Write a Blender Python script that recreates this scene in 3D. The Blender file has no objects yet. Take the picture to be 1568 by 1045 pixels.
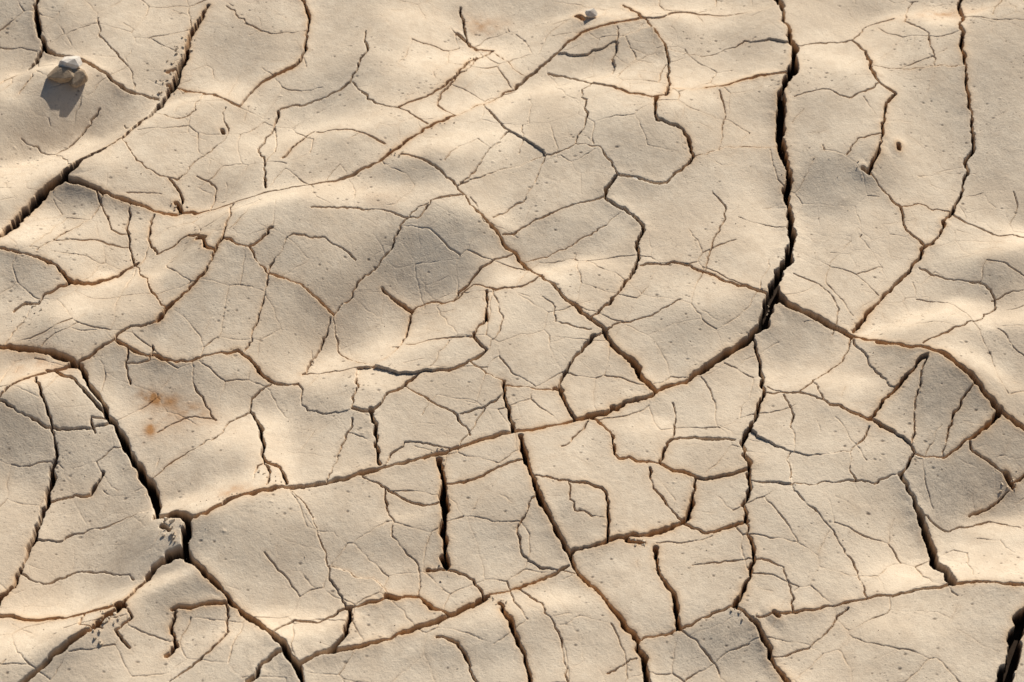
import bpy, bmesh, math, random, time
import numpy as np
from mathutils import Vector, geometry
T0=time.time()
random.seed(7); rng=np.random.default_rng(11)
scene=bpy.context.scene
# ------------------------------------------------------------------ camera
PITCH=math.radians(48); FOC=85.0; DIST=2.835
TAN=18.0/FOC
f=np.array([0,math.cos(PITCH),-math.sin(PITCH)]); up=np.array([0,math.sin(PITCH),math.cos(PITCH)])
C=-f*DIST
cam_d=bpy.data.cameras.new("camera"); cam=bpy.data.objects.new("camera",cam_d)
scene.collection.objects.link(cam); scene.camera=cam
cam.location=C; cam.rotation_euler=(math.pi/2-PITCH,0,0)
cam_d.lens=FOC; cam_d.sensor_width=36; cam_d.clip_end=500; cam_d.clip_start=0.05
cam_d.dof.use_dof=True; cam_d.dof.focus_distance=DIST-0.05; cam_d.dof.aperture_fstop=11.0
def G(u,v):
    """survey point read off the photograph -> ground coordinates in metres"""
    sx=(u-784)/784*TAN; sy=-(v-522.5)/784*TAN
    r=f+up*sy; t=-C[2]/r[2]
    return (t*sx, C[1]+t*r[1])
def inv(X,Y):
    dy=Y-C[1]; dz=-C[2]
    dep=dy*f[1]+dz*f[2]; upc=dy*up[1]+dz*up[2]
    dep=np.where(dep<0.2,0.2,dep)
    return 784+784*(X/dep)/TAN, 522.5-784*(upc/dep)/TAN
PX=1.2/1568
# ------------------------------------------------------------------ sun
SUN_AZ=Vector((0.45,0.90)).normalized(); ELEV=math.radians(33)
# ------------------------------------------------------------------ grid axes
def axis(a,b,st,far):
    core=np.arange(a,b,st); out=[];s=st;x=b
    while x<far:
        out.append(x); s*=1.22; x+=s
    lo=[];s=st*1.22;x=a-s
    while x>-far:
        lo.append(x); s*=1.22; x-=s
    return np.array(lo[::-1]+list(core)+out)
ST=0.00075
xs=axis(-0.76,0.76,ST,80); ys=axis(-0.54,0.68,ST,80)
NX,NY=len(xs),len(ys)
def lat(scale,seed,xx=None,yy=None):
    xx=xs if xx is None else xx; yy=ys if yy is None else yy
    R=np.random.default_rng(seed).standard_normal((256,256)).astype(np.float32)
    R*=0.75
    def w(c):
        c=c/scale+37.37; i=np.floor(c).astype(int); t=(c-i); t=t*t*t*(t*(t*6-15)+10)
        return i%256,(i+1)%256,t.astype(np.float32)
    x0,x1,tx=w(xx); y0,y1,ty=w(yy)
    a=R[y0]*(1-ty)[:,None]+R[y1]*ty[:,None]
    return a[:,x0]*(1-tx)[None,:]+a[:,x1]*tx[None,:]
rag=(0.00034*lat(0.005,1)+0.00018*lat(0.0025,2)+0.0003*lat(0.013,3)).astype(np.float32)
DEP=np.zeros((NY,NX),np.float32); KA=np.zeros((NY,NX),np.float32); LIP=np.zeros((NY,NX),np.float32); CURL=np.zeros((NY,NX),np.float32)
WM=np.zeros((NY,NX),np.float32); BAR=np.zeros((NY,NX),bool)
def seg(p,q,w0,w1,hair=False):
    w=(w0+w1)/2; big=w>0.0019
    R=0.03 if big else (0.004 if hair else 0.009)
    R+=w
    i0,i1=np.searchsorted(xs,[min(p[0],q[0])-R,max(p[0],q[0])+R]); j0,j1=np.searchsorted(ys,[min(p[1],q[1])-R,max(p[1],q[1])+R])
    if i1<=i0 or j1<=j0: return
    X=xs[i0:i1][None,:]; Y=ys[j0:j1][:,None]
    dx=q[0]-p[0]; dy=q[1]-p[1]; l2=dx*dx+dy*dy+1e-12
    t=np.clip(((X-p[0])*dx+(Y-p[1])*dy)/l2,0,1)
    d=np.hypot(X-p[0]-t*dx,Y-p[1]-t*dy)
    W=w0+(w1-w0)*t; hw=W*0.5
    dr=d+rag[j0:j1,i0:i1]*(0.3 if hair else np.minimum(1.1,0.35+W*250))
    s=0.0005+np.maximum(0,W-0.003)*0.12
    k=np.clip((hw+s-dr)/(2*s),0,1)
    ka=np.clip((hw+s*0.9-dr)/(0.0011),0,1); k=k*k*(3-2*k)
    dep=np.clip((W-0.00035)*5.5,0.0003 if hair else 0.0007,0.030)
    sl=np.s_[j0:j1,i0:i1]
    np.maximum(DEP[sl],dep*k,out=DEP[sl],casting='unsafe')
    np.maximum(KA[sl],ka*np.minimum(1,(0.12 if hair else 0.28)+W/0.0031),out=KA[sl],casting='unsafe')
    if not hair: BAR[sl]|=(d<max(w*.35,0.0009))
    e=np.maximum(dr-hw,0)
    np.maximum(LIP[sl],np.minimum(1,W/0.004)*np.exp(-e/(0.0007+W*0.18)),out=LIP[sl],casting='unsafe')
    if big:
        np.maximum(CURL[sl],np.minimum(1,W/0.005)*np.exp(-(e/0.0095)**1.5),out=CURL[sl],casting='unsafe')
    np.maximum(WM[sl],np.minimum(1,W/0.0035)*np.exp(-e/0.0035),out=WM[sl],casting='unsafe')
def catmull(P,n):
    P=[P[0]]+list(P)+[P[-1]]; out=[]
    for i in range(1,len(P)-2):
        a,b,c,d=[np.array(P[k],float) for k in (i-1,i,i+1,i+2)]
        for k in range(n):
            t=k/n
            out.append(0.5*((2*b)+(c-a)*t+(2*a-5*b+4*c-d)*t*t+(3*b-a-3*c+d)*t**3))
    out.append(np.array(P[-1],float)); return out
def frac(p,q,j,minl):
    v=q-p; l=math.hypot(v[0],v[1])
    if l<minl: return [p]
    m=(p+q)/2+np.array([-v[1],v[0]])*random.gauss(0,j)
    return frac(p,m,j,minl)+frac(m,q,j,minl)
def line(P,ws,hair=False,j=0.075,minl=0.004,sub=2):
    if len(P)>2: S=catmull(P,sub)
    else: S=[np.array(a,float) for a in P]
    Q=[]
    for a,b in zip(S[:-1],S[1:]): Q+=frac(a,b,j,minl)
    Q.append(S[-1]); n=len(Q)
    if n<2: return
    tt=np.linspace(0,1,n); w=np.interp(tt,np.linspace(0,1,len(ws)),ws)
    m=1.0; mod=[]
    for k in range(n):
        m+=random.gauss(0,0.15)+(1-m)*0.15; m=min(1.5,max(0.5,m)); mod.append(m)
    mod=np.array(mod)
    if n>4: mod=np.convolve(np.pad(mod,1,mode='edge'),[.25,.5,.25],'valid')
    for k in range(n-1):
        seg(Q[k],Q[k+1],w[k]*mod[k],w[k+1]*mod[k+1],hair)
def crack(pts,*w):
    line([G(*p) for p in pts],[float(np.interp(a,[1.4,2.3,3,4.5,6,9,15],[1.1,2.1,3.3,5.3,7.6,11.0,18]))*PX for a in w])
# ------------------------------------------------------------------ surveyed cracks
D="""
4 6 7 8 9 8 8|318,0 300,28 288,50 283,72 272,95 262,120 247,140 233,165 210,190 180,220 140,247 100,282 75,297 50,322 25,350 8,375 -20,410
5 4.5 3.5 3.3 3.5 3.5 4 4 4 4 4 3.5|100,285 140,298 200,311 268,318 330,318 405,312 460,309 510,300 550,281 590,262 620,237 660,210 700,187 740,160 790,125 808,104 850,70 890,42 930,36 985,28
2.5|985,28 1015,26 1035,13 1085,12 1150,12 1195,6
6 5 4.5 4 3|62,-20 55,15 57,35 65,62 95,80 135,97 170,118 205,130 240,135
3.5|65,65 45,90 0,130
5 7 8 9 8 8 9 9 8 7 9|1192,-25 1207,45 1215,90 1213,115 1200,145 1194,190 1195,230 1205,260 1209,310 1214,355 1208,390 1192,425 1183,450 1187,468
10 8 6 5.5 5 5 5 4.5 4.5 5 5 5 6|1183,450 1170,490 1150,515 1105,545 1060,575 1005,602 940,628 880,648 830,662 780,670 730,680 690,692 640,705 585,720 540,735 500,748 445,760 400,772 355,788 320,812 292,816
7|240,797 262,802 280,804 292,816
7 6 5 5 5 5|1187,452 1200,468 1215,474 1260,490 1305,508 1350,530 1405,550 1450,575 1490,603 1525,633 1590,662
5 4 3 3 4 4 4 4|1474,-20 1468,45 1475,100 1483,150 1492,200 1485,250 1462,310 1430,360 1390,405 1355,440 1325,480 1308,502
9 7 5 5 6 7 6|292,815 290,840 287,865 310,885 350,918 380,945 415,975 440,1005 475,1060
5 6 7 6 6 6 7 8|-20,533 0,535 45,543 90,558 120,573 145,605 175,645 200,690 228,735 240,770 240,797
3|120,573 150,553 180,537
4 4 3 2.5|180,537 205,548 250,560 295,562 365,545 400,570 430,578 455,577
2.5 3 3.5 4 4 4 5 5|615,260 660,277 700,305 730,340 765,368 800,400 850,450 905,495 950,545 1003,602
4.5 4.5 5 5 4.5 5 6 7|797,675 805,710 822,760 845,805 872,850 885,880 925,920 965,965 985,1000 992,1060
4 4 4 5 6 4 4 5|458,1020 500,1000 545,990 600,975 650,955 700,937 740,915 790,900 835,885 870,868
4.5 4.5 5 5 4 3|872,850 930,832 985,820 1045,797 1060,760 1065,730
5 5 6 6|672,705 680,745 680,800 683,860
3.5|905,492 940,462 965,430 978,400 975,375 985,352 955,325 925,310 945,280
2.5 3 3.5 4|980,412 1035,410 1080,425 1130,445 1178,455
2.3|925,310 870,325 830,340 770,365
4 4 3.5 5|1150,513 1165,550 1170,600 1150,650 1135,680
3.5 4 3.5 4|1135,680 1145,705 1147,740 1143,790 1150,830 1155,860 1140,900 1125,930
3 5 5|1125,930 1160,955 1180,1000 1205,1035 1215,1060
2 2.5 2.5 3 4 3|1160,945 1200,938 1260,925 1330,910 1390,902 1455,900 1510,903 1590,912
4 4.5 6 7 7|1378,725 1405,765 1425,805 1445,860 1457,895
3|1378,725 1400,695 1370,670 1330,650 1270,630
2|1270,630 1225,603 1175,600
10 13 15|1580,920 1550,990 1532,1070
3.5|1330,648 1370,605 1415,565
4.5 3 2.5|1530,633 1520,650 1480,675 1445,700 1400,697
2.5|1485,678 1490,690 1520,700 1550,715 1555,720 1590,700
2.5|1490,765 1520,752 1550,730
8 6 6 7 6 5 5|287,865 250,870 215,905 190,940 155,970 110,1000 50,1045 30,1060
4|-20,928 0,930 60,937 130,940 185,942
4|270,943 262,970 270,990 255,1005
3.5|265,940 310,930 345,925
3 5 4 4 4|80,660 85,695 70,750 45,815 25,860 -10,915
2.5|0,640 40,652 85,660 140,655 175,643
3|0,642 35,610 70,590 115,572
2.5|60,600 75,640 82,660
3|70,755 110,742 135,742 155,710
3|75,583 110,590 150,625 175,645
3 3 4 4 3|0,402 50,408 90,418 110,437 150,430 185,410 210,395
3|110,437 70,455 60,470 40,468 22,480
4 4 4 4 5|345,398 335,410 320,440 285,470 260,490 245,508
2.2|245,508 190,525 180,537
2 2.5|358,320 350,370 345,398
3|345,398 385,410 420,385
2.5|385,410 410,440 460,450 510,475
3 5 4|290,366 312,382 318,405 335,412
2|225,435 235,465 258,490
2|200,312 195,350 200,380 215,420 228,440
2|235,320 228,350 240,385 290,366
3 4 3.5 2.5|460,-10 472,15 470,38 462,75 450,92 405,112 385,130 365,155
3|365,155 350,150 310,130 280,122 255,115
2.3|560,45 555,90 535,125 500,140 425,155
2.5|425,155 415,190 395,220 405,245 408,300
3|480,203 455,225 435,250
2|485,205 540,220 590,240
2|540,125 575,165 612,178 655,205
3|705,-10 705,0 715,38 730,55 755,55 735,75 715,90 695,120 660,150 630,165 612,175
2.5|590,345 640,355 660,330 690,320 710,318
3|745,450 745,490 725,525 745,545 720,560 700,570 645,577
2.5 2.5 4|645,577 600,610 570,640 540,635
4|567,640 575,665 582,715
2|540,635 545,590 545,560
3.5|385,620 400,650 402,690 407,712 430,725 440,755
2|415,578 385,600 380,620 350,640 330,670 275,700 230,730
3 4|772,590 775,625 785,665
3|772,598 815,600 855,600
4|910,518 880,550 865,575 857,590 858,600 870,630 880,645
2.5|718,560 745,580 770,590
4 3|903,640 935,670 948,710 1010,712 1065,730 1105,730 1145,722
3|1010,710 1030,672 1080,672 1125,675
2|1030,672 1035,640 1030,615
2.5|820,738 870,745 920,755 930,790 930,828
2.5|995,720 1000,750 1045,795
3|1045,797 1080,815 1105,810 1145,803
5 4 4|1005,838 1010,880 1030,905 1035,930 1040,960
2.5|1125,930 1090,940 1040,960 975,980
2.5|555,735 590,748 620,765 650,775 678,772
2.5|680,745 720,740 770,720 798,712
4|530,925 600,912 640,910 660,928 700,937
4|535,925 530,970 505,995
2.5|420,972 450,945 485,950 530,925
3|740,912 725,885 690,870 655,868
4|765,925 785,970 800,1000 818,1060
3|670,975 700,985 720,1020 735,1060
2|930,1030 975,1005
4|380,1050 415,1015 440,1000
4.5 4|1205,122 1160,125 1120,135 1060,148 1022,150
3 3.5 4|955,-10 985,28 1000,45 1020,75 1025,110 1022,150 1018,168
2.5 2.5 3.5|840,98 880,110 905,130 950,150 1000,168 1018,165
4|1005,170 1005,208 1045,218 1060,253
3|1060,253 1020,288 980,285 945,280
1.8|1060,253 1100,240 1150,233 1195,232
2.5|890,160 900,190 880,235 835,250
1.6|905,130 890,160
2.2|1215,75 1260,65 1305,57 1330,30 1370,20
2.5 3 4 4 3|1305,57 1325,80 1330,110 1345,140 1370,155 1355,170 1350,215 1345,240 1325,270
1.6|1295,248 1315,225 1350,218
2.5 3|1325,270 1380,310 1385,335 1420,365
1.6|1380,310 1420,303 1462,315
2.3|1462,315 1500,335 1540,352 1580,360
2|1410,545 1450,525 1495,500 1525,455 1500,430 1450,415 1410,395
1.8|1175,590 1220,603 1245,580 1290,550 1305,510
1.5|1150,660 1215,700 1300,700 1330,660
3|585,435 610,450 630,462
2.3|630,460 660,450 695,455 740,410 785,388
2|630,460 622,500 600,540 570,560
2|695,455 725,435 760,450 810,440 830,425
1.8|510,475 545,440 590,400 640,340 710,318
2|505,480 480,530 462,560
1.6|462,560 520,558 570,560 610,580 645,577
1.6|375,545 400,490 412,445
2|700,187 670,165 690,130 755,60
1.6|755,60 790,95 808,104
1.6|780,210 755,240 722,285 705,300
1.6|740,160 760,190 780,210 825,240 835,250
1.6|755,345 810,300 835,250
2|945,280 915,240 880,235
1.6|30,200 80,210 95,230 110,262
1.6|80,210 110,190 140,160 150,150
1.5|185,215 220,260 270,270 300,240 340,210 345,160
2.5|268,318 278,300 270,280 258,270
1.5|320,318 330,280 300,262
1.5|345,0 380,30 420,45 472,38
1.5|150,25 160,60 200,100 205,130
1.5|1330,110 1380,115 1430,112 1475,108
1.5|1400,-10 1385,30 1420,60 1430,112
1.5|1475,30 1520,40 1568,45
1.5|1090,300 1110,330 1090,380 1080,425
1.5|1275,508 1285,470 1260,440 1215,420
2|910,520 955,500 1000,490 1040,470
1.5|800,400 850,385 905,360 955,325
1.5|755,450 770,500 750,540
1.6|830,465 850,480 850,500 905,510
2|620,600 660,620 700,640 720,670
1.6|500,748 520,700 540,650
1.5|445,760 480,800 500,860 530,925
1.5|240,660 280,640 330,640
1.5|295,562 300,600 330,640
1.5|1210,700 1215,760 1260,800 1310,860 1330,910
1.5|1300,700 1310,740 1380,725
1.5|1147,740 1200,750 1260,745 1310,740
1.5|870,745 880,790 930,800
1.5|1060,865 1110,860 1155,860
1.5|1405,765 1460,790 1520,770 1568,790
2|200,545 195,570 200,590
2|175,645 140,640 145,660
2.2|345,925 350,970 310,1010 260,1045
1.5|600,912 570,880 500,860
1.5|790,900 830,930 860,990 870,1045
1.5|1040,960 1080,990 1120,1045
1.5|1180,1000 1240,985 1300,925
1.5|30,150 60,110
1.8|195,565 230,560 235,540
2|25,860 60,870 110,850 160,860 205,890
2|130,940 125,970 160,980
2|190,940 205,960 180,980 200,1000
2|405,712 415,735 410,760
1.6|415,712 395,720 390,745
1.8|412,445 440,400 500,390 545,410
1.8|480,355 520,350 590,345
1.6|455,577 470,620 520,640 540,635
1.6|150,300 170,350 198,352
1.6|60,400 95,370 140,340 160,305
1.6|85,380 130,375 195,370
1.6|700,305 730,290 780,270 835,250
1.6|1215,160 1260,150 1300,165 1345,140
1.6|1022,75 1080,80 1140,60 1210,70
1.6|1100,150 1110,190 1100,240
1.6|905,130 940,100 945,40
1.6|1520,455 1568,440
1.6|1245,580 1260,620 1270,630
1.6|1305,510 1330,560 1370,605
1.8|1490,603 1460,640 1445,700
1.6|1415,565 1400,620 1400,695
1.6|600,520 650,525 725,525
1.6|510,475 520,520 570,560
1.6|310,130 300,170 270,185 233,165
1.6|1000,45 940,60 900,75 850,70
1.6|700,640 760,620 775,600
1.6|860,690 900,650
1.6|585,720 620,680 690,690
1.6|1155,860 1200,870 1215,935
1.6|1200,605 1215,640 1215,700
1.6|45,815 100,800 150,790 240,770
1.6|640,910 640,860 600,820 590,748
1.6|885,880 840,870 800,850 800,800 822,760
"""
for ln in D.strip().splitlines():
    ws,ps=ln.split('|'); ws=[float(a) for a in ws.split()]
    pts=[tuple(float(c) for c in p.split(',')) for p in ps.split()]
    crack(pts,*ws)
# break-outs and holes beside the cracks
for (a,b,c,d,w) in [(1184,446,1186,466,16),(266,800,282,806,15),(286,830,286,862,10),(680,852,684,862,12),(734,920,745,914,10),(1455,888,1458,900,11),(594,910,608,913,10),
        (112,572,126,574,10),(306,382,316,388,9),(339,193,341,198,6),(1375,227,1376,234,6),(938,628,944,630,8),(1346,528,1356,533,9),(183,938,193,944,11),
        (1209,118,1215,112,12),(1320,266,1330,272,7),(1003,168,1020,164,7),(262,862,280,856,12),(250,818,262,828,7),(960,830,985,832,6),(570,640,568,636,6),
        (1186,938,1192,942,6),(1140,700,1148,712,8),(850,598,860,602,7),(1544,710,1556,726,8),(700,30,718,44,6),(885,10,893,20,10),(255,98,268,92,6),(268,300,276,312,6)]:
    seg(G(a,b),G(c,d),w*PX,w*PX*0.8)
print("traced",time.time()-T0)
# ------------------------------------------------------------------ plates: label the clay between cracks, give each its own level and tilt
B2=BAR[::2,::2]|np.pad(BAR[1::2,::2],((0,BAR[::2].shape[0]-BAR[1::2].shape[0]),(0,0)))
h2,w2=B2.shape; flat=B2.ravel(); lab=np.zeros(h2*w2,np.int32); lab[flat]=-1; lab=lab.tolist(); nl=0
for s0 in range(0,h2*w2,7):
    if lab[s0]!=0: continue
    nl+=1; lab[s0]=nl; dq=[s0]
    while dq:
        a=dq.pop(); cx=a%w2
        if cx>0 and lab[a-1]==0: lab[a-1]=nl; dq.append(a-1)
        if cx<w2-1 and lab[a+1]==0: lab[a+1]=nl; dq.append(a+1)
        if a>=w2 and lab[a-w2]==0: lab[a-w2]=nl; dq.append(a-w2)
        if a<h2*w2-w2 and lab[a+w2]==0: lab[a+w2]=nl; dq.append(a+w2)
lab=np.array(lab,np.int32).reshape(h2,w2); lab[lab<0]=0
for _ in range(14):
    z=lab==0
    if not z.any(): break
    for dx,dy in ((0,1),(0,-1),(1,0),(-1,0)):
        sh=np.roll(lab,(dy,dx),(0,1)); lab=np.where((lab==0),sh,lab)
x2=xs[::2]; y2=ys[::2]
XX=np.broadcast_to(x2[None,:],lab.shape); YY=np.broadcast_to(y2[:,None],lab.shape)
inn=(np.abs(XX)<.75)&(np.abs(YY-.07)<.60)
cnt=np.bincount(lab[inn],minlength=nl+1)+1e-6
cx_=np.bincount(lab[inn],XX[inn],minlength=nl+1)/cnt; cy_=np.bincount(lab[inn],YY[inn],minlength=nl+1)/cnt
rad=np.sqrt(cnt)*0.0016*0.6+0.01
r9=np.random.default_rng(33)
off=r9.normal(0,0.0004,nl+1); tx=r9.normal(0,1,nl+1)*np.minimum(.03,.0012/rad); ty=r9.normal(0,1,nl+1)*np.minimum(.03,.0012/rad)
small=cnt<60; off[small]=0;tx[small]=0;ty[small]=0
PO=off[lab]+tx[lab]*(XX-cx_[lab])+ty[lab]*(YY-cy_[lab])
PO=np.clip(PO,-.003,.003)
fade=np.clip(np.minimum(.75-np.abs(XX),.60-np.abs(YY-.07))/.06,0,1); PO=(PO*fade).astype(np.float32)
def up2(a,n,ax):
    o=np.repeat(a,2,axis=ax); return np.take(o,np.arange(n),axis=ax)
PLATE=up2(up2(PO,NY,0),NX,1)
PLATE=(PLATE+np.roll(PLATE,1,0)+np.roll(PLATE,-1,0)+np.roll(PLATE,1,1)+np.roll(PLATE,-1,1))/5
print("plates",time.time()-T0)
# ------------------------------------------------------------------ hairline network (Voronoi edges)
def vor(cell,box,seed):
    r=np.random.default_rng(seed); x0,x1,y0,y1=box
    nx=int((x1-x0)/cell); ny=int((y1-y0)/cell); P=[]
    for i in range(nx+1):
        for k in range(ny+1):
            P.append(Vector((x0+(i+0.5*(k%2)+r.uniform(-.45,.45))*cell,y0+(k+r.uniform(-.45,.45))*cell)))
    vs,es,fs,_,_,_=geometry.delaunay_2d_cdt(P,[],[],0,1e-7)
    cc=[];E={}
    for n,t in enumerate(fs):
        a,b,c=[vs[i] for i in t]
        d=2*(a.x*(b.y-c.y)+b.x*(c.y-a.y)+c.x*(a.y-b.y))
        if abs(d)<1e-9: cc.append(None); continue
        ux=(a.length_squared*(b.y-c.y)+b.length_squared*(c.y-a.y)+c.length_squared*(a.y-b.y))/d
        uy=(a.length_squared*(c.x-b.x)+b.length_squared*(a.x-c.x)+c.length_squared*(b.x-a.x))/d
        cc.append((ux,uy))
        for i in range(3):
            k=tuple(sorted((t[i],t[(i+1)%3]))); E.setdefault(k,[]).append(n)
    for k,v in E.items():
        if len(v)==2 and cc[v[0]] and cc[v[1]]:
            p,q=cc[v[0]],cc[v[1]]
            if math.dist(p,q)<cell*2.5: yield p,q
BOX=(-0.78,0.78,-0.56,0.70)
dgx=np.arange(-0.8,0.8,0.02); dgy=np.arange(-0.6,0.75,0.02)
dens=lat(0.14,77,dgx,dgy); dens2=lat(0.10,78,dgx,dgy)
for cell,w,dn,th in ((0.060,0.80,dens,-0.12),(0.03,0.50,dens2,0.6)):
    for p,q in vor(cell,BOX,int(cell*1000)):
        dv=dn[min(len(dgy)-1,max(0,int(((p[1]+q[1])/2+.6)/.02))),min(len(dgx)-1,max(0,int(((p[0]+q[0])/2+.8)/.02)))]
        pr=0.92 if dv>th else (0.35 if dv>th-0.25 else 0.06)
        if random.random()>pr: continue
        ww=w*random.uniform(0.6,1.2)*PX
        line([p,q],[ww,ww*random.uniform(.75,1.2)],hair=True,j=0.05,minl=0.005)
# larger cracks carry on past the surveyed area
for p,q in vor(0.11,BOX,5):
    u,v=inv(np.array([p[0],q[0]]),np.array([p[1],q[1]]))
    if all((u<-40)|(u>1610)|(v<-40)|(v>1090)):
        line([p,q],[random.uniform(3,6)*PX]*2,j=0.09)
print("hair",time.time()-T0)
# ------------------------------------------------------------------ bed heights shaped to imitate dappled light and shade
GS=0.005
gx=np.arange(-1.0,1.0,GS); gy=np.arange(-0.8,0.9,GS)
U,V=inv(gx[None,:]+0*gy[:,None],gy[:,None]+0*gx[None,:])
# irregular outlines for the imitated bright and dark patches
wu=14*lat(0.06,25,gx,gy)+7*lat(0.03,26,gx,gy); wv=9*lat(0.06,27,gx,gy)+5*lat(0.03,28,gx,gy)
S=np.zeros_like(U)
B="""50,110,70,22,-10,.8
80,238,100,28,-20,.9
25,280,50,25,-20,.7
60,185,80,26,-20,-.9
20,20,60,40,0,-.7
120,305,60,20,10,-.9
40,365,70,22,-35,.6
420,325,170,18,-4,.7
190,425,60,18,-15,.8
110,485,60,22,-10,.7
40,425,45,22,10,-.9
300,490,90,40,-20,-.6
400,415,55,26,-20,-.35
25,605,55,20,-10,1.1
60,690,100,34,5,-1.0
240,585,100,24,5,-.8
305,772,60,22,-15,1.5
425,690,32,40,20,1.0
180,800,60,70,0,-.5
60,965,110,45,-20,.8
230,905,50,16,-20,.8
440,960,70,20,-10,.8
380,655,40,20,0,.5
430,840,130,30,-10,-.3
690,85,90,26,-15,.8
560,195,160,28,-8,.5
860,130,120,18,-10,.6
1050,140,90,24,-10,.5
655,395,75,28,-12,-1.0
845,412,60,18,10,.8
700,235,80,18,-10,.6
770,345,60,15,15,.5
830,370,60,26,10,-.4
1275,285,60,28,0,-.9
1445,605,70,36,0,-1.1
1460,725,90,40,-10,-1.1
1420,485,90,18,-14,.9
1530,495,60,18,0,.8
1540,370,50,22,10,.8
1500,580,60,18,20,.9
1500,862,90,24,0,1.3
1545,785,50,20,0,.6
1205,505,60,26,0,-.6
1110,975,80,34,0,-.7
1150,340,60,60,0,.2
1500,210,60,90,0,-.5
1300,95,80,45,0,.4
1450,25,70,16,-5,.8
960,10,120,16,0,.6
1520,430,60,26,-10,-.6
500,565,80,22,0,.5
1540,90,50,60,0,-.4
280,150,70,16,-15,.6
275,925,50,20,0,-.6
110,1015,50,16,-30,-.5
1300,590,70,22,10,.4
700,1000,120,25,-10,-.4
830,930,80,18,-10,.4
380,70,60,30,0,-.3
520,120,70,26,-10,-.3
950,560,90,26,-10,-.3
1060,500,80,26,-10,-.3
1230,820,110,60,0,-.25
980,250,60,22,0,-.3
500,470,60,20,-10,-.4
610,520,60,18,-10,.5
620,290,60,14,-8,-.25
640,20,60,26,0,.4
1380,950,120,30,0,.2
620,840,90,26,-10,-.25
820,800,80,40,0,-.3
600,800,60,15,-15,.25
1000,660,60,16,0,.3
"""
for ln in B.strip().splitlines():
    x,y,sx,sy,a,amp=[float(t) for t in ln.split(',')]; a=math.radians(a)
    dx=U+wu-x;dy=V+wv-y; p=dx*math.cos(a)+dy*math.sin(a); q=-dx*math.sin(a)+dy*math.cos(a)
    S+=amp*np.exp(-0.5*((p/sx)**2+(q/sy)**2)*1.3)
S+=0.09*lat(0.09,21,gx,gy)+0.04*lat(0.045,22,gx,gy)
RAT=0.46
S=np.where(S>0,2.0,1.12)*np.tanh(1.9*S)
slope=-S*RAT*math.tan(ELEV)
F=np.fft.fft2(slope); kx=np.fft.fftfreq(len(gx),GS)*2*np.pi; ky=np.fft.fftfreq(len(gy),GS)*2*np.pi
ku=kx[None,:]*SUN_AZ.x+ky[:,None]*SUN_AZ.y; k2=kx[None,:]**2+ky[:,None]**2
Hh=F*(-1j*ku)/(ku**2+0.03*k2+14.0)
dapple_z=np.real(np.fft.ifft2(Hh))
wx=np.clip(np.minimum(gx+1.0,1.0-gx)/0.15,0,1); wy=np.clip(np.minimum(gy+0.8,0.9-gy)/0.15,0,1)
dapple_z*=wx[None,:]*wy[:,None]
def cub(src,g,c,axis):
    n=len(g); t=np.clip((c-g[0])/(g[1]-g[0]),1,n-3); i=np.floor(t).astype(int); t=t-i
    w=[((-0.5*t+1)*t-0.5)*t,(1.5*t-2.5)*t*t+1,((-1.5*t+2)*t+0.5)*t,(0.5*t-0.5)*t*t]
    o=0
    for k in range(4):
        s=np.take(src,i-1+k,axis=axis); o=o+s*(w[k][:,None] if axis==0 else w[k][None,:])
    return o
Hm=cub(cub(dapple_z,gy,ys,0),gx,xs,1).astype(np.float32)
# ------------------------------------------------------------------ assemble heights
Z=Hm+PLATE+0.00016*lat(0.022,31)+0.00010*lat(0.009,32)+0.00007*lat(0.0035,33)+0.00006*lat(0.0016,34)
mod=np.clip(0.7+0.7*lat(0.12,41),0,1.5)
Z+=0.0024*CURL*mod-0.0010*LIP-DEP
# grit pits and grains pressed in the surface
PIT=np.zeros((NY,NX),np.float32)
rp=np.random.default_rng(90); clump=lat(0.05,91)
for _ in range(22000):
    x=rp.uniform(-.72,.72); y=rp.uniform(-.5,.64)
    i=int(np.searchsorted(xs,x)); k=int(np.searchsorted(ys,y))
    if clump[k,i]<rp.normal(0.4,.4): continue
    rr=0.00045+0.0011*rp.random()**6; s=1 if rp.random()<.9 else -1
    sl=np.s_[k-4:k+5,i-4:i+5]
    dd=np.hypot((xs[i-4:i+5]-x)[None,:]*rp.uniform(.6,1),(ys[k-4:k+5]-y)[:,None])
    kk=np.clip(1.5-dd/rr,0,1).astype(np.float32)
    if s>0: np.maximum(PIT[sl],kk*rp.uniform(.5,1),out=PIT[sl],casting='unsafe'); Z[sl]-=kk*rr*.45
    else: Z[sl]+=kk*rr*.4
far=np.maximum(np.abs(xs)[None,:],np.abs(ys)[:,None])
Z+=(0.02*lat(1.3,51)*np.clip((far-1)/2,0,1)+0.25*lat(14.0,52)*np.clip((far-5)/15,0,1))
outer=np.clip((np.maximum((np.abs(xs)-0.755)[None,:],np.maximum(-0.535-ys,ys-0.675)[:,None]))/0.02,0,1).astype(np.float32)
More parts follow.
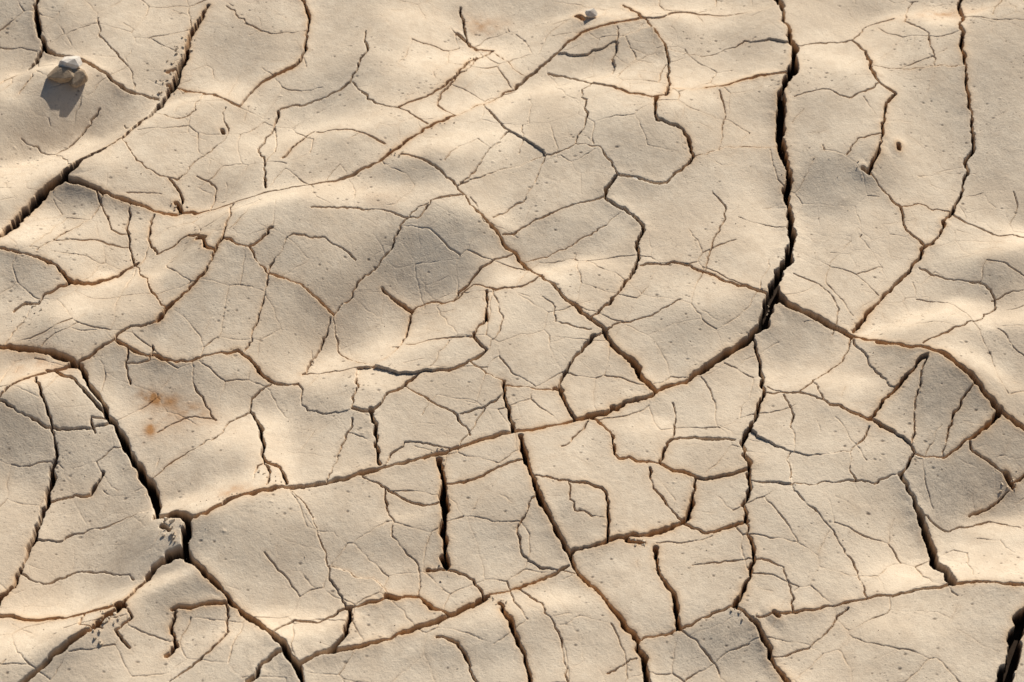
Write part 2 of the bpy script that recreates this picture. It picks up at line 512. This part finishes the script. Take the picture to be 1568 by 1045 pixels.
# mineral stains
UU,VV=inv(xs[None,:]+0*ys[:,None],ys[:,None]+0*xs[None,:])
ins=np.zeros((NY,NX),np.float32); gs=np.zeros((NY,NX),np.float32)
nz=1+0.5*lat(0.012,61)+0.3*lat(0.005,62)
def st(arr,x,y,sx,sy,amp,a=0):
    a=math.radians(a); dx=UU-x;dy=VV-y; p=dx*math.cos(a)+dy*math.sin(a); q=-dx*math.sin(a)+dy*math.cos(a)
    arr+=(amp*np.exp(-0.5*((p/sx)**2+(q/sy)**2))*np.clip(nz,0,2)).astype(np.float32)
st(ins,232,608,14,5,1.0,15);st(ins,230,655,7,7,.9);st(ins,275,622,42,12,.5,15);st(ins,1450,18,36,9,.5,-5);st(ins,735,12,26,10,.5)
st(ins,250,640,40,30,.2);st(ins,590,330,30,15,.15);st(ins,60,570,40,20,.35);st(ins,360,770,30,10,.5)
st(gs,870,785,10,16,.5);st(gs,1460,745,50,26,.7);st(gs,1530,515,40,25,.6);st(gs,1110,975,50,25,.5);st(gs,1270,360,50,40,.3)
st(gs,1380,960,90,40,.25);st(gs,480,640,30,20,.3);st(gs,1500,160,50,70,.25);st(gs,60,700,60,40,.35);st(gs,1400,620,60,30,.35)
del UU,VV
warm=WM*np.clip(0.65+0.9*lat(0.09,71)+0.3*lat(0.03,72),0,1)
tone=np.clip(0.5+0.35*lat(0.07,73)+0.28*lat(0.02,74)+0.25*lat(0.006,75),0,1)
X=np.broadcast_to(xs[None,:],(NY,NX)); Y=np.broadcast_to(ys[:,None],(NY,NX))
co=np.empty((NY*NX,3),np.float32); co[:,0]=X.ravel(); co[:,1]=Y.ravel(); co[:,2]=Z.ravel()
me=bpy.data.meshes.new("ground"); me.vertices.add(NX*NY); me.vertices.foreach_set("co",co.ravel())
idx=np.arange(NX*NY,dtype=np.int32).reshape(NY,NX)
q=np.stack([idx[:-1,:-1],idx[:-1,1:],idx[1:,1:],idx[1:,:-1]],-1).reshape(-1,4)
me.loops.add(q.size); me.loops.foreach_set("vertex_index",q.ravel())
me.polygons.add(len(q)); me.polygons.foreach_set("loop_start",np.arange(0,q.size,4,dtype=np.int32))
me.update(calc_edges=True); me.shade_smooth()
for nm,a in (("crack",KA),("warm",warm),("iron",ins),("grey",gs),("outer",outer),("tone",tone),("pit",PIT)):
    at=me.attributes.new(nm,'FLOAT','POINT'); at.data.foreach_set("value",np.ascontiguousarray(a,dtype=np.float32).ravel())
ground=bpy.data.objects.new("ground",me); scene.collection.objects.link(ground)
print("mesh",time.time()-T0,NX,NY)
def hz(x,y):
    i=min(max(int(np.searchsorted(xs,x)),0),NX-1); k=min(max(int(np.searchsorted(ys,y)),0),NY-1); return float(Z[k,i])
# ------------------------------------------------------------------ materials
class NB:
    def __init__(s,m): s.t=m.node_tree; s.n=s.t.nodes; s.l=s.t.links
    def new(s,ty,**k):
        n=s.n.new(ty)
        for a,b in k.items(): setattr(n,a,b)
        return n
    def put(s,sock,v):
        if isinstance(v,bpy.types.NodeSocket): s.l.new(v,sock)
        else: sock.default_value=v
    def math(s,op,a,b=0.0,c=0.0,clamp=False):
        n=s.new('ShaderNodeMath',operation=op,use_clamp=clamp); s.put(n.inputs[0],a); s.put(n.inputs[1],b); s.put(n.inputs[2],c); return n.outputs[0]
    def rng(s,v,a,b,c=0.0,d=1.0):
        n=s.new('ShaderNodeMapRange',interpolation_type='SMOOTHSTEP'); s.put(n.inputs[0],v)
        for i,x in enumerate((a,b,c,d)): s.put(n.inputs[1+i],x)
        return n.outputs[0]
    def mix(s,fac,a,b):
        n=s.new('ShaderNodeMix',data_type='RGBA'); s.put(n.inputs[0],fac); s.put(n.inputs[6],a); s.put(n.inputs[7],b); return n.outputs[2]
    def noise(s,vec,sc,det=4,ro=0.55):
        n=s.new('ShaderNodeTexNoise'); s.l.new(vec,n.inputs['Vector']); n.inputs['Scale'].default_value=sc; n.inputs['Detail'].default_value=det; n.inputs['Roughness'].default_value=ro; return n.outputs[0]
    def vor(s,vec,sc,feat='F1'):
        n=s.new('ShaderNodeTexVoronoi',feature=feat); s.l.new(vec,n.inputs['Vector']); n.inputs['Scale'].default_value=sc; return n
    def attr(s,nm): return s.new('ShaderNodeAttribute',attribute_name=nm).outputs['Fac']
    def bump(s,h,dist,st=1.0,nrm=None):
        n=s.new('ShaderNodeBump'); n.inputs['Distance'].default_value=dist; n.inputs['Strength'].default_value=st; s.l.new(h,n.inputs['Height'])
        if nrm: s.l.new(nrm,n.inputs['Normal'])
        return n.outputs[0]
m=bpy.data.materials.new("dry_clay"); m.use_nodes=True; b=NB(m)
bs=b.n['Principled BSDF']; bs.inputs['Roughness'].default_value=0.9; bs.inputs['Specular IOR Level'].default_value=0.15
P=b.new('ShaderNodeNewGeometry').outputs['Position']
n3=b.noise(P,520,3,.7)
col=b.mix(b.attr('tone'),(.65,.53,.40,1),(.755,.632,.488,1))
col=b.mix(b.math('MULTIPLY',b.rng(n3,.48,.72),.42),col,(.485,.38,.275,1))
col=b.mix(b.math('MULTIPLY',b.attr('warm'),.65),col,(.58,.33,.14,1))
col=b.mix(b.math('MULTIPLY',b.attr('iron'),.8,clamp=True),col,(.45,.23,.095,1))
col=b.mix(b.math('MULTIPLY',b.math('MULTIPLY',b.attr('grey'),.8,clamp=True),b.math('MULTIPLY_ADD',b.rng(n3,.45,.6),.6,.3)),col,(.30,.255,.21,1))
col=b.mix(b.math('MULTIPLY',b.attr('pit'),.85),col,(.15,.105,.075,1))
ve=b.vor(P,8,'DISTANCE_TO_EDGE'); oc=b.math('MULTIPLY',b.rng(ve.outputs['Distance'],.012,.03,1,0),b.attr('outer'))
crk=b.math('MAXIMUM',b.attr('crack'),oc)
deep=b.mix(b.rng(crk,.4,.9),(.26,.14,.065,1),(.04,.025,.016,1))  # orange-brown thin cracks; wide ones near-black, shade of the depth painted in
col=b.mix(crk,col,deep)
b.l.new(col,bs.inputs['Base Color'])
b.l.new(b.bump(n3,.0009,.6),bs.inputs['Normal'])
me.materials.append(m)
def rockmat(nm,c1,c2):
    m=bpy.data.materials.new(nm); m.use_nodes=True; b=NB(m); bs=b.n['Principled BSDF']; bs.inputs['Roughness'].default_value=.85; bs.inputs['Specular IOR Level'].default_value=.25
    P=b.new('ShaderNodeNewGeometry').outputs['Position']; n=b.noise(P,120,5,.6); n2=b.noise(P,700,3,.6)
    col=b.mix(b.rng(n,.35,.65),c1,c2); col=b.mix(b.math('MULTIPLY',b.rng(n2,.55,.7),.4),col,(c1[0]*.5,c1[1]*.5,c1[2]*.5,1)); b.l.new(col,bs.inputs['Base Color'])
    b.l.new(b.bump(n2,.0006,.6,b.bump(n,.0015,.6)),bs.inputs['Normal']); return m
mgrey=rockmat("pale_stone",(.66,.59,.51,1),(.78,.71,.63,1)); mtan=rockmat("brown_stone",(.34,.25,.17,1),(.46,.35,.24,1)); mcr=rockmat("clay_crumb",(.55,.44,.32,1),(.67,.55,.41,1))
def hull(bm,c,size,rot,n=16,seed=0,box=0.5):
    r=np.random.default_rng(seed); vs=[]
    cr,sr=math.cos(rot),math.sin(rot)
    for _ in range(n):
        v=r.normal(size=3); v/=np.linalg.norm(v); v/=max(np.abs(v))**box; v*=r.uniform(.85,1.0)
        v*=np.array(size)*.5
        vs.append(bm.verts.new((c[0]+v[0]*cr-v[1]*sr,c[1]+v[0]*sr+v[1]*cr,c[2]+v[2])))
    res=bmesh.ops.convex_hull(bm,input=vs)
    dead=[e for e in res['geom_interior'] if isinstance(e,bmesh.types.BMVert)]+[e for e in res['geom_unused'] if isinstance(e,bmesh.types.BMVert)]
    bmesh.ops.delete(bm,geom=list(set(dead)),context='VERTS')
def stone(name,px,py,size,rot,mat,seed,lift=0.0,n=18,sink=.12):
    x,y=G(px,py); bm=bmesh.new(); hull(bm,(0,0,0),size,rot,n,seed)
    me=bpy.data.meshes.new(name); bm.to_mesh(me); bm.free(); o=bpy.data.objects.new(name,me); scene.collection.objects.link(o)
    o.location=(x,y,hz(x,y)+size[2]*(.5-sink)+lift); me.materials.append(mat)
    bv=o.modifiers.new("bevel",'BEVEL'); bv.width=min(size)*.05; bv.segments=2; bv.limit_method='ANGLE'
    return o
stone("stone",97,128,(.040,.032,.019),.3,mtan,3,n=24)
stone("stone",111,118,(.034,.030,.014),-.35,mgrey,8,lift=.013,sink=.1,n=20)
stone("stone",120,129,(.032,.026,.022),.9,mtan,12,n=24)
stone("stone",905,16,(.018,.015,.014),.4,mgrey,5)
stone("stone",972,285,(.013,.009,.008),.2,mgrey,6)
stone("stone",988,287,(.007,.006,.005),.2,mtan,9)
stone("stone",600,912,(.008,.006,.005),.2,mtan,10)
# crumbs
bm=bmesh.new(); r=random.Random(4); sd=100
areas=[((238,128),(290,50),7,60,2,8),((150,985),(185,945),9,26,3,9),((255,820),(285,850),8,20,3,10),((962,832),(990,832),4,10,3,7),((1125,936),(1160,950),5,10,3,7),
 ((300,790),(370,780),6,10,1.5,3.5),((395,720),(430,760),6,10,2,6),((1180,455),(1190,470),5,8,3,6),((600,250),(620,262),5,8,2,6),((1315,265),(1335,275),5,8,2,5),
 ((735,912),(770,922),5,9,2,6),((60,470),(30,485),8,8,3,7),((715,90),(735,70),6,10,2,6),((660,870),(690,868),5,9,2,5),((1540,715),(1560,730),6,10,3,7),
 ((668,695),(690,700),5,10,2,6),((195,385),(210,395),5,8,2,5),((265,300),(280,310),5,9,2,6),((0,0),(1568,1045),0,200,1.0,2.8),((690,200),(665,215),5,9,2,5),((1195,140),(1210,330),7,14,1.5,3.5),((0,380),(100,285),5,10,1.5,3.5)]
for a,c,sprd,n,s0,s1 in areas:
    for _ in range(n):
        if sprd==0: px,py=r.uniform(0,1568),r.uniform(0,1045)
        else:
            t=r.random(); px=a[0]+(c[0]-a[0])*t+r.gauss(0,sprd); py=a[1]+(c[1]-a[1])*t+r.gauss(0,sprd)
        x,y=G(px,py); s=r.uniform(s0,s1)*PX; sd+=1
        hull(bm,(x,y,hz(x,y)+s*.18),(s,s*r.uniform(.6,1),s*r.uniform(.45,.8)),r.uniform(0,6),9,sd)
mc=bpy.data.meshes.new("clay_crumbs"); bm.to_mesh(mc); bm.free(); mc.materials.append(mcr)
scene.collection.objects.link(bpy.data.objects.new("clay_crumbs",mc))
# ------------------------------------------------------------------ light
w=bpy.data.worlds.new("World"); scene.world=w; w.use_nodes=True; nt=w.node_tree
sky=nt.nodes.new('ShaderNodeTexSky'); sky.sky_type='NISHITA'; sky.sun_disc=False; sky.sun_elevation=ELEV; sky.sun_rotation=math.atan2(SUN_AZ.x,SUN_AZ.y)
bg=nt.nodes['Background']; bg.inputs[1].default_value=0.055; nt.links.new(sky.outputs[0],bg.inputs[0])
sl=bpy.data.lights.new("sun",'SUN'); sl.energy=5.0; sl.angle=math.radians(.5); sl.color=(1,.94,.83)
so=bpy.data.objects.new("sun",sl); scene.collection.objects.link(so)
L=Vector((SUN_AZ.x*math.cos(ELEV),SUN_AZ.y*math.cos(ELEV),math.sin(ELEV))); so.rotation_euler=L.to_track_quat('Z','Y').to_euler()
scene.view_settings.view_transform='Standard'; scene.view_settings.look='None'; scene.view_settings.exposure=0
print("done",time.time()-T0)
